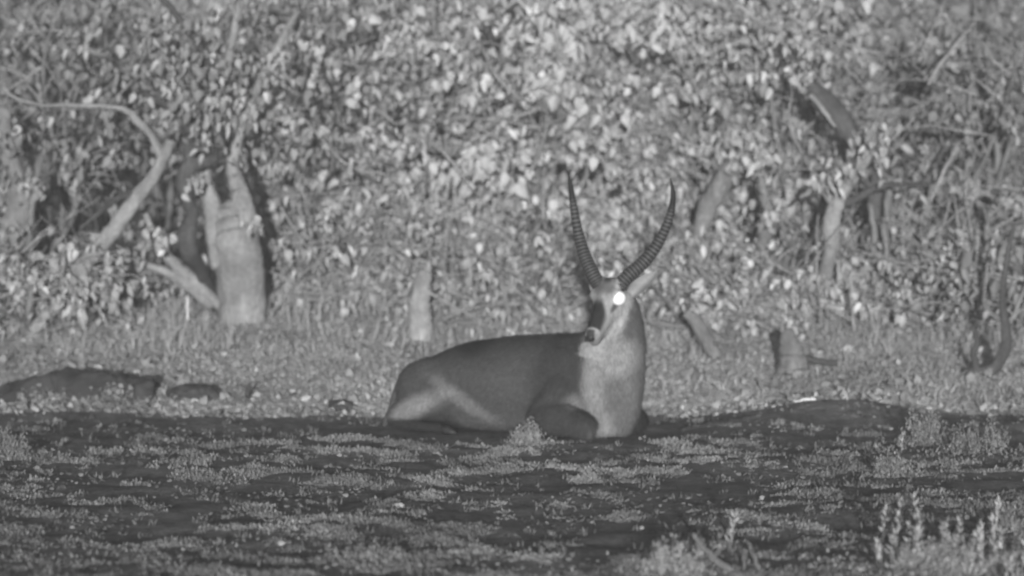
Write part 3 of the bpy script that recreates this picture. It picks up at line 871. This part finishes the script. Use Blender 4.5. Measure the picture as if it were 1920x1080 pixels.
bm_o = obj('tmp', raw_mesh('tmp', [tuple(v) for v in body.V], body.F))
bm = bmesh.new(); bm.from_mesh(bm_o.data); bmesh.ops.recalc_face_normals(bm, faces=bm.faces); bm.to_mesh(bm_o.data); bm.free()
md = bm_o.modifiers.new('r', 'REMESH'); md.mode = 'VOXEL'; md.voxel_size = .0105
md = bm_o.modifiers.new('s', 'SMOOTH'); md.factor = .5; md.iterations = 10
dg = bpy.context.evaluated_depsgraph_get()
bme = bpy.data.meshes.new_from_object(bm_o.evaluated_get(dg))
bpy.data.objects.remove(bm_o)
bme.name = 'body'
nv = len(bme.vertices)
co = np.zeros(nv * 3, np.float32); bme.vertices.foreach_get('co', co); co = co.reshape(-1, 3).astype(float)
# coat pattern in the animal's own frame
def frame(o, a, b, c):
    q = co - np.array(o); return q @ np.array(a), q @ np.array(b), q @ np.array(c)
s_, l_, z_ = frame(O, AX, LAT, UP)
t_, hl_, ht_ = frame(poll, hd, hl, ht); t_ = t_ / HL
def blob(o, a, b, c, ra, rb, rc, soft=.6):
    x_, y_, w_ = frame(o, a, b, c)
    d = np.sqrt((x_ / ra) ** 2 + (y_ / rb) ** 2 + (w_ / rc) ** 2)
    return smooth((1 + soft / 2 - d) / soft)
tone = np.full(nv, .062)
def mixin(m, v):
    # m: share of the patch, v: its grey
    global tone
    tone = tone * (1 - m) + v * m
mixin(blob(B(.45, .22, .30), AX, LAT, UP, .35, .2, .13, 1.0), .075)
mixin(blob(B(.85, .22, .33), AX, LAT, UP, .28, .2, .16, 1.0), .08)
mixin(blob(B(.50, .2, .54), AX, LAT, UP, .13, .25, .08, 1.0), .03)
mixin(blob(B(1.12, .22, .30), AX, LAT, UP, .16, .2, .24, .9), .045)
mixin(smooth((.20 - z_) / .14) * (s_ > .35) * smooth((1.06 - s_) / .12) * smooth((s_ - .35) / .1), .105)                # belly line
mixin(blob(B(.50, .25, .20), (AX * .86 - UP * .5).normalized(), LAT, (UP * .86 + AX * .5).normalized(), .24, .2, .045, 1.3), .17)
mixin(blob(B(.15, .24, .155), (AX * .93 + UP * .36).normalized(), LAT, (UP * .93 - AX * .36).normalized(), .22, .15, .06, 1.1), .235)    # pale band of the thigh
mixin(blob(B(-.05, .12, .20), AX, LAT, UP, .05, .14, .13, .9), .12)
mixin(smooth((.095 - z_) / .03) * smooth((.42 - s_) / .05), .035)                                                       # dark lower hind leg
mixin(blob(B(1.14, .26, .12), AX, LAT, UP, .22, .13, .13, .6), .05)                                                    # dark folded foreleg
mixin(blob(B(1.24, -.35, .08), AX, LAT, UP, .25, .14, .13, .4), .03)
# pale front of neck and chest
frontness = (co - np.array(P(1150, 700, 21.80))) @ np.array(fw)
sidew = (co - np.array(P(1150, 700, 21.80))) @ np.array(sdv)
neckz = smooth((z_ - .0) / .03) * smooth((.92 - z_) / .05)
m = smooth((frontness + .085) / .07) * neckz * smooth((sidew + .185 - .03 * smooth((z_ - .45) / .08)) / .03) * smooth((s_ - 1.24) / .05) * smooth((.6 - np.abs(l_)) / .1)
foreleg = blob(B(1.18, .235, .10), AX, LAT, UP, .22, .11, .13, .3) + blob(B(1.24, -.36, .08), AX, LAT, UP, .22, .12, .12, .3)
m = m * (1 - np.clip(foreleg, 0, 1))
mixin(m, .17)
mixin(m * blob(P(1112, 745, 21.6), sdv, fw, UP, .06, .4, .30, .9), .235)                # paler stripe down the near side of the neck
mixin(m * blob(P(1155, 755, 21.6), sdv, fw, UP, .055, .3, .17, .9), .135)
mixin(m * blob(P(1118, 795, 21.6), sdv, fw, UP, .09, .4, .07, .9), .25)
mixin(m * blob(P(1152, 665, 21.6), sdv, fw, UP, .11, .4, .12, .7), .29)                  # white throat patch
mixin(blob(B(1.22, .17, .20), AX, LAT, UP, .07, .09, .07, 1.0), .15)
mixin(smooth((z_ - .55) / .08) * smooth((.93 - z_) / .05) * smooth((sidew - .075) / .03) * (s_ > 1.2) * (1 - smooth((t_ + .1) / .05) * smooth((.14 - np.sqrt(hl_ ** 2 + (ht_ + .03) ** 2)) / .03)), .12)
# head colours
hm = smooth((t_ + .08) / .05) * smooth((1.12 - t_) / .03) * smooth((.15 - np.abs(hl_)) / .06) * smooth((ht_ + .21) / .10)
hm = hm * smooth((.15 - np.sqrt(hl_ ** 2 + (ht_ + .03) ** 2)) / .035) * (co[:, 1] < 21.93)
mixin(hm, .32)
brow = smooth((.40 - t_) / .14) * smooth((ht_ - .005) / .05) * smooth((.075 - np.abs(hl_)) / .03)
mixin(hm * brow, .15)
mixin(hm * smooth((.16 - t_) / .10) * smooth((.035 - np.abs(hl_)) / .025) * smooth((ht_ + .03) / .03), .055)
wid = .022 + .045 * smooth((t_ - .30) / .35)                                   # blaze widens towards the muzzle
blaze = smooth((wid - np.abs(hl_ + .008)) / .022) * smooth((t_ - .30) / .22) * smooth((.90 - t_) / .03) * smooth((ht_ + .012) / .02)
mixin(hm * blaze, .03)
mixin(hm * smooth((-.005 - hl_) / .03) * smooth((t_ - .36) / .16) * smooth((.9 - t_) / .03), .035)
mixin(hm * blob(Hd(.44, .072, .0), hd, hl, ht, .036, .06, .015, .8), .10)
mixin(hm * smooth((t_ - .88) / .03), .30)
mixin(hm * smooth((t_ - .90) / .03) * smooth((ht_ + .004) / .012) * smooth((.034 - np.abs(hl_)) / .012), .05)
mixin(hm * smooth((ht_ + .060) / .006) * smooth((-.048 - ht_) / .006) * smooth((t_ - .74) / .06), .10)      # line of the mouth
rad_h = np.sqrt(hl_ ** 2 + (ht_ + .03) ** 2)
mixin(smooth((-.150 - sidew) / .02) * smooth((z_ - .40) / .05) * smooth((rad_h - .085) / .02) * (s_ > 1.0) * (s_ < 1.6), .048)      # dark coat beside the throat
at = bme.attributes.new('tone', 'FLOAT', 'POINT'); at.data.foreach_set('value', np.where(tone < .12, tone * .9, tone * .98).astype(np.float32))
bme.polygons.foreach_set('use_smooth', np.ones(len(bme.polygons), bool))

def mat_coat():
    m, nt, b = new_mat('coat')
    a = nt.nodes.new('ShaderNodeAttribute'); a.attribute_name = 'tone'
    f = noise(nt, 55, 4, .6, stretch=(1, 1, .35)); g = noise(nt, 7, 4)
    v = math_node(nt, 'MULTIPLY', a.outputs['Fac'], math_node(nt, 'MULTIPLY', ramp(nt, f, .75, 1.25), ramp(nt, g, .70, 1.22)))
    set_grey(nt, b, v)
    b.inputs['Roughness'].default_value = .9
    b.inputs['Specular IOR Level'].default_value = .1
    bump(nt, b, f, .55, .012)
    return m
M_coat = mat_coat()
wb = thing('waterbuck', 'waterbuck bull with long ringed horns lying on the mud, one eye painted white as eyeshine', 'antelope', (O.x + .7, 22.05, 0))
off = Vector(wb.location)
bo = obj('body', bme, M_coat, wb); bo.location = -off

bme.calc_loop_triangles() if hasattr(bme, 'calc_loop_triangles') else None
nrm = np.zeros(nv * 3, np.float32); bme.vertices.foreach_get('normal', nrm); nrm = nrm.reshape(-1, 3).astype(float)
tn_f = np.where(tone < .12, tone * .9, tone * .98)
K = 3
pk = np.repeat(np.arange(nv), K); nh = len(pk)
keep_h = (z_[pk] > .03) & (np.linalg.norm(co[pk] - np.array(Hd(.285, .080, .014)), axis=1) > .05) & ~((t_[pk] > .8) & (rad_h[pk] < .12))
pk = pk[keep_h]; nh = len(pk)
lay = np.array(-AX * .75 - UP * .65)[None] + rng.normal(0, .28, (nh, 3))
neck_h = (s_[pk] > 1.25) & (rad_h[pk] > .11)
lay[neck_h] = np.array((0, 0, -1.0))[None] + rng.normal(0, .25, (int(neck_h.sum()), 3))
head_h = (rad_h[pk] < .13) & (t_[pk] > -.1) & (t_[pk] < 1.1)
lay[head_h] = -np.array(hd)[None] + rng.normal(0, .2, (int(head_h.sum()), 3))
N_ = nrm[pk]
lay -= N_ * np.sum(lay * N_, 1)[:, None]; lay /= np.linalg.norm(lay, axis=1)[:, None] + 1e-6
Lh = np.where(head_h, .008, np.where(neck_h, .034, .020)) * rng.uniform(.6, 1.4, nh)
hdir = lay + N_ * rng.uniform(.12, .38, nh)[:, None]
sid = np.cross(lay, N_)
p0 = co[pk] + rng.normal(0, .004, (nh, 3)) - N_ * .002
wv = np.where(head_h, .0016, .0026)[:, None]
Vh = np.stack([p0 - sid * wv, p0 + sid * wv, p0 + hdir * Lh[:, None]], 1).reshape(-1, 3)
Fh = np.arange(nh * 3).reshape(-1, 3)
th = np.repeat(tn_f[pk] * rng.uniform(.72, 1.32, nh), 3)
fur = obj('fur', raw_mesh('fur', Vh, Fh, th), mat_tone('fur_hair', .15, .9, .08), bo); fur['kind'] = 'stuff'

M_horn = mat_tone('horn', 0, .55, .25)
def horn(pts, lab):
    p, r = spline([P(*q[:3]) for q in pts], [q[3] for q in pts], 44)
    rr, tn = [], []
    L = len(p)
    for i, x in enumerate(r):
        t = i / (L - 1)
        ring = (.5 + .5 * math.cos(i * .85)) * (1 if t < .70 else max(0, 1 - (t - .70) / .1))     # one ridge every five rings
        rr.append(x * (.95 + .10 * ring)); tn += [.014 + .085 * ring ** 2] * 14
    V, Fc = tube_arrays(p, rr, 14)
    o = obj('horn', raw_mesh('horn', [tuple(v - off) for v in V], Fc, tn, True), M_horn, wb)
horn([(1126, 538, 21.80, 0.0430), (1112, 515, 21.82, 0.0421), (1097, 482, 21.88, 0.0387), (1085, 440, 21.94, 0.0318), (1076, 390, 21.95, 0.0232), (1070, 350, 21.92, 0.0155), (1066, 328, 21.90, 0.0034)], 'r')
horn([(1158, 540, 21.76, 0.0430), (1178, 517, 21.76, 0.0421), (1208, 490, 21.80, 0.0396), (1236, 452, 21.84, 0.0335), (1255, 408, 21.85, 0.0241), (1262, 368, 21.82, 0.0163), (1257, 334, 21.80, 0.0034)], 'l')

def ear(base, tip, side, width, facing, mat, inner):
    """cupped leaf-shaped ear"""
    base, tip = Vector(base), Vector(tip)
    a = (tip - base); L = a.length; a.normalize()
    f = Vector(facing); f = (f - a * f.dot(a)).normalized(); u = a.cross(f)
    V, Fc = [], []
    prof = [(0, .55), (.12, .8), (.3, 1.0), (.5, .95), (.7, .72), (.86, .42), (1.0, .05)]
    m = 9
    for lay in (0, 1):
        for t, w in prof:
            for k in range(m):
                q = -1 + 2 * k / (m - 1)
                cup = (q * q) * width * .55 * w * (1 - .4 * t)
                V.append(base + a * (L * t) + u * (q * width * w * .5) + f * (cup - .022 * (1 - t) - (.006 if lay else 0) * (1.2 - q * q)))
    npf = len(prof)
    for lay in (0, 1):
        o0 = lay * npf * m
        for i in range(npf - 1):
            for k in range(m - 1):
                q = (o0 + i * m + k, o0 + i * m + k + 1, o0 + (i + 1) * m + k + 1, o0 + (i + 1) * m + k)
                Fc.append(q if lay == 0 else q[::-1])
    o1 = npf * m
    for i in range(npf - 1):
        for k in (0, m - 1):
            Fc.append((i * m + k, (i + 1) * m + k, o1 + (i + 1) * m + k, o1 + i * m + k))
    me = raw_mesh('ear', [tuple(v - off) for v in V], Fc, None, True)
    o = obj('ear', me, mat, wb)
    md = o.modifiers.new('s', 'SUBSURF'); md.levels = md.render_levels = 1
    return o
M_ear = mat_plain('ear_fur', .27, .25, 12, .9, .2)
ear(P(1178, 556, 21.80), P(1231, 509, 21.84), 1, .085, (-.15, -1, .25), M_ear, None)
ear(P(1122, 548, 21.90), P(1106, 528, 22.04), -1, .06, (-.6, -.6, .1), M_ear, None)

M_eye = mat_plain('painted_eyeshine', .97, 0.0, 10, .25, 0)  # eyeshine painted as near-white surface; the oversized ball stands for its glow
eyec = Hd(.285, .080, .014)
V, Fc = ball(eyec, (.043, .043, .043), n=24)
obj('eye', raw_mesh('eye', [tuple(v - off) for v in V], Fc, None, True), M_eye, wb)
V, Fc = ball(Hd(.285, -.072, .006), (.022, .022, .022), n=16)
obj('eye', raw_mesh('eye', [tuple(v - off) for v in V], Fc, None, True), mat_plain('dark_eye', .04, 0, 10, .2, 0), wb)
M_dark_skin = mat_plain('nose_skin', .03, .2, 60, .45, .3)
# nose pad with two nostrils
s = Soup(); s.add(ball(Hd(.985, -.004, -.004), (.024, .031, .027), hd, hl, ht, 18))
np_ = s.build('nose', M_dark_skin, wb, off)
for sd in (1, -1):
    s = Soup(); s.add(ball(Hd(1.015, .019 * sd, .004), (.009, .007, .011), hd, hl, ht, 12)); s.build('nostril', mat_plain('nostril_dark', .012, 0, 10, .8, 0), np_)
    np_.children[-1].data.transform(Matrix.Translation(-off))
# tail lying beside the hock, hooves
s = Soup(); s.limb([B(-.03, .02, .33), B(-.075, .07, .24), B(-.08, .12, .14), B(-.09, .16, .06), B(-.10, .18, .025)], [.022, .02, .018, .022, .008], 8, 5)
s.build('tail', mat_plain('tail_hair', .06, .3, 40, .9, .5), wb, off)
M_hoof = mat_plain('hoof_horn', .03, .2, 30, .5, .2)
for sd in (1, -1):
    s = Soup(); s.add(loft([(B(.37, .262 * sd, .032), LAT, UP, .028, .028), (B(.41, .265 * sd, .028), LAT, UP, .03, .026), (B(.45, .265 * sd, .018), LAT, UP, .022, .014), (B(.465, .265 * sd, .012), LAT, UP, .008, .006)], 10))
    s.build('hoof', M_hoof, wb, off)
    s = Soup(); s.add(loft([(B(1.07, .168 * sd, .032), LAT, UP, .028, .026), (B(1.03, .16 * sd, .028), LAT, UP, .03, .024), (B(.99, .155 * sd, .02), LAT, UP, .02, .012)], 10))
    s.build('hoof', M_hoof, wb, off)

# ------------------------------------------------------------------ low green cover on the mud, weeds in front
def sprigs(px_y, size, tone, leaves=6, tall=1.0, jit=.03, wf=1.0):
    x, y = px_y
    n = len(x)
    X = np.repeat(x, leaves) + rng.normal(0, jit, n * leaves); Yy = np.repeat(y, leaves) + rng.normal(0, jit, n * leaves)
    S = np.repeat(size, leaves) * rng.uniform(.6, 1.3, n * leaves)
    zz = ground_z(X, Yy) + S * rng.random(n * leaves) * .55 * tall
    # leaflets point up and outwards
    return leaf_cloud(np.stack([X, Yy, zz], -1), S, rng.normal(0, .8, n * leaves), math.pi + rng.normal(0, .6, n * leaves), rng.normal(0, .3, n * leaves),
                      np.repeat(tone, leaves) * rng.uniform(.8, 1.2, n * leaves), SV, SF, wf * rng.uniform(.4, .95, n * leaves))
n = 150000
y = 14.0 + 9.8 * rng.random(n); x = rng.uniform(-.147, .147, n) * y
cov = .65 * sines(x, y * .6, 61, 12, 2.5, 8) + .9 * sines(x, y * .5, 62, 16, 10, 28) + .55 * sines(x, y * .8, 63, 16, 35, 70)
py = HOR + H * F / y; px = 960 + x / y * F
thr = .70 + 1.2 * smooth((850 - py) / 60) - .6 * smooth((py - 985) / 60) + .5 * np.exp(-((px - 1150) / 260) ** 2 - ((py - 960) / 50) ** 2) + .5 * np.exp(-((px - 200) / 300) ** 2 - ((py - 890) / 14) ** 2)
thr = thr - 1.3 * np.exp(-((px - 900) / 190) ** 2 - ((py - 842) / 14) ** 2) - .8 * np.exp(-((px - 250) / 220) ** 2 - ((py - 850) / 18) ** 2)
ok = (cov > thr)
body_clear = ((np.abs(x + .05) < 1.0) & (np.abs(y - 22.2) < .55))
ok &= ~body_clear
x, y, cov, thr = x[ok], y[ok], cov[ok], thr[ok]
sz = rng.uniform(.006, .018, len(x)) * (.8 + .5 * np.clip(cov - thr, 0, 1)) * (y / 19)
V, Fq, t = sprigs((x, y), sz, rng.uniform(.20, .29, len(x)) * (1 + .2 * sines(x, y, 64, 6, 3, 8)), 6, 1.0, .016)
tag(obj('ground_cover', raw_mesh('ground_cover', V, Fq, t), M_forb), 'low creeping herbs in ragged patches over the dark mud', 'herbs', kind='stuff')

n = 9000
y = 14.0 + 9.7 * rng.random(n) ** .9; x = rng.uniform(-.147, .147, n) * y
ok = (sines(x, y * .5, 66, 12, 3, 12) > .1) & ~((np.abs(x + .05) < 1.0) & (np.abs(y - 22.2) < .5)); x, y = x[ok], y[ok]; n = len(x)
s_m = rng.uniform(.010, .032, n)
V, Fq, t = flat_leaves(n, x, y, s_m, rng.uniform(.14, .34, n), .35)
tag(obj('mud_litter', raw_mesh('mud_litter', V, Fq, t), M_litter), 'small bits of dead leaf strewn over the dark mud', 'leaves', kind='stuff')
n = 700
y = 14.2 + 9.3 * rng.random(n); x = rng.uniform(-.145, .145, n) * y
ok = ~((np.abs(x + .05) < 1.05) & (np.abs(y - 22.2) < .6)); x, y = x[ok], y[ok]
V, Fq, t = sprigs((x, y), rng.uniform(.015, .034, len(x)), rng.uniform(.14, .24, len(x)), 9, .9, .016, .45)
tag(obj('herb_sprigs', raw_mesh('herb_sprigs', V, Fq, t), M_forb), 'loose feathery sprigs standing singly on the dark mud', 'herbs', kind='stuff')

def tuft(label, px, py, wpx, hpx, n, tone=(.16, .32), group=None, leaf=(.010, .030), rise=None):
    """a bushy herb: short stems and a crown of leaflets"""
    Y = H * F / (py - HOR)
    x = (px - 960) / F * Y
    Y = Y if rise is None else rise
    x = (px - 960) / F * Y
    rx = wpx / 2 / F * Y; hh_ = hpx / F * Y
    base = Vector((x, Y, gz(x, Y)))
    n = int(n * 1.7)
    root = thing('herb_tuft', label, 'herb', base, group)
    st = Soup(); ends = []
    for k in range(max(10, int(wpx / 4))):
        a = random.uniform(0, 6.28); q = math.sqrt(random.random())
        b0 = base + Vector((math.cos(a) * rx * q * .75, math.sin(a) * rx * .5 * q, -.01)); b0.z = gz(b0.x, b0.y) - .008
        e = b0 + Vector((random.gauss(0, .22) * hh_, random.gauss(0, .15) * hh_, hh_ * random.uniform(.45, 1.1) * (1 - .45 * q * q)))
        ends.append((b0, e))
        st.limb([b0, b0.lerp(e, .5) + Vector((random.gauss(0, .006), 0, .006)), e], [.0022, .0018, .001], 4, 2)
    st.build('stem', M_twig, root, base)
    k = rng.integers(0, len(ends), n); u = rng.random(n) ** .8
    e0 = np.array([tuple(v[0] - base) for v in ends])[k]; e1 = np.array([tuple(v[1] - base) for v in ends])[k]
    pos = e0 + (e1 - e0) * u[:, None] * 1.02 + rng.normal(0, 1, (n, 3)) * (.006 + .02 * (1 - u) * hh_ / .15)[:, None]
    pos[:, 2] = np.maximum(pos[:, 2], .002)
    fr = rng.random(n) < .28                                  # ragged low skirt
    aa = rng.uniform(0, 6.283, n); qq = rng.gamma(4, .28, n)
    sx, sy = np.cos(aa) * rx * qq, np.sin(aa) * rx * 1.1 * qq
    skirt = np.stack([sx, sy, ground_z(sx + base.x, sy + base.y) - base.z + .004], -1)
    pos = np.where(fr[:, None], skirt, pos)
    V, Fq, t = leaf_cloud(pos, rng.uniform(leaf[0], leaf[1], n) * (1.15 - .5 * u), rng.normal(0, .9, n), math.pi + rng.normal(0, .7, n), rng.normal(0, .4, n), tone[0] + (tone[1] - tone[0]) * rng.random(n) ** 1.5, SV, SF, rng.uniform(.3, .8, n))
    c = obj('foliage', raw_mesh('foliage', V, Fq, t), M_forb, root); c['kind'] = 'stuff'
    return root
tuft('feathery herb tuft growing against the waterbuck\'s folded foreleg', 990, 838, 85, 52, 900, (.2, .38))
tuft('rounded herb tuft alone on the dark mud, with a thin dead stalk', 1672, 892, 80, 62, 800, (.2, .38))
tuft('pale bushy herb on the edge of the bank above the lone tuft', 1740, 832, 95, 85, 900, (.22, .42))
tuft('ragged herb beside the pale bushy one at the bank edge', 1830, 850, 150, 70, 800, (.18, .36))
tuft('tall ragged herb tuft on the mud below the dark earth hump', 25, 858, 75, 70, 700, (.18, .34))
tuft('small erect herb tuft alone below the waterbuck\'s chest', 1105, 902, 26, 42, 240, (.22, .4))
tuft('leafy herb clump round the bent grey twig', 1265, 1075, 130, 75, 1300, (.28, .50))
tuft('low broad herb patch spreading in the foreground mud', 690, 1050, 190, 40, 900, (.18, .34))
tuft('flat herb patch below the ragged bank-edge herb', 1890, 1000, 110, 38, 500, (.16, .32))

def weed(px, py, hpx, lean, group, label, tone=(.42, .66)):
    """upright weed: one stem with whorls of narrow leaves"""
    Y = H * F / (py - HOR)
    x = (px - 960) / F * Y
    base = Vector((x, Y, gz(x, Y) - .005)); h_ = hpx / F * Y
    root = thing('tall_weed', label, 'weed', base, group)
    tip = base + Vector((lean * h_, random.gauss(0, .05) * h_, h_))
    mid = base.lerp(tip, .5) + Vector((random.gauss(0, .03) * h_, 0, 0))
    s = Soup(); s.limb([base, mid, tip], [.0035, .003, .0015], 5, 5, .001); s.build('stem', M_twig, root, base)
    p, _ = spline([base, mid, tip], [1, 1, 1], 8)
    pos, sz, az_, pit = [], [], [], []
    for i, q in enumerate(p[2:]):
        f = i / (len(p) - 3)
        for k in range((5 if f > .35 else 3) * (i % 2)):
            pos.append(q - base); sz.append(random.uniform(.026, .050) * (1.1 - .35 * f)); az_.append(random.uniform(0, 6.28)); pit.append(math.pi - random.uniform(.25, 1.0))
    # side shoots low on the stem
    nn = len(pos)
    V, Fq, t = leaf_cloud(np.array(pos), np.array(sz), np.array(az_), np.array(pit), rng.normal(0, .3, nn), rng.uniform(tone[0], tone[1], nn), SV, SF, rng.uniform(.25, .5, nn))
    c = obj('foliage', raw_mesh('foliage', V, Fq, t), M_forb, root); c['kind'] = 'stuff'
random.seed(21)
for px, py, hp in ((1655, 1035, 80), (1683, 1040, 105), (1712, 1038, 108), (1735, 1045, 90), (1668, 1055, 70), (1700, 1060, 85), (1760, 1052, 70), (1782, 1050, 62), (1800, 1052, 78),
                   (1822, 1056, 60), (1838, 1050, 70), (1860, 1056, 90), (1880, 1050, 62), (1905, 1048, 70), (1720, 1070, 75), (1850, 1068, 60), (1648, 1062, 50), (1775, 1066, 60), (1915, 1064, 66)):
    weed(px, py, hp, random.gauss(0, .12), 'tall weeds in the front thicket of herbs', 'upright narrow-leaved weed in the dense weed patch')
for px, py, hp, lab in ((1370, 1030, 70, 'single weed with drooping leaves beside the bent grey twig'), (1868, 1000, 62, 'forked weed standing alone behind the weed patch'), (1690, 850, 40, 'thin dead weed stalk beside the lone herb tuft')):
    weed(px, py, hp, .12, None, lab)
tuft('dense leafy base of the weed patch in the foreground', 1790, 1072, 300, 62, 3000, (.30, .52))

# ------------------------------------------------------------------ night air that scatters a little of the light back
bm = bmesh.new(); bmesh.ops.create_cube(bm, size=1.0)
hme = bpy.data.meshes.new('haze'); bm.to_mesh(hme); bm.free()
hz = obj('haze', hme)
hz.scale = (60, 75, 14); hz.location = (0, 30, 4.6)
hm_ = bpy.data.materials.new('haze'); hm_.use_nodes = True
hm_.node_tree.nodes.clear()
ho = hm_.node_tree.nodes.new('ShaderNodeOutputMaterial'); hv = hm_.node_tree.nodes.new('ShaderNodeVolumePrincipled')
hv.inputs['Color'].default_value = (.9, .9, .9, 1); hv.inputs['Density'].default_value = .0034
hm_.node_tree.links.new(hv.outputs[0], ho.inputs['Volume'])
hme.materials.append(hm_)
tag(hz, 'thin night haze over the whole place', 'haze', kind='stuff')
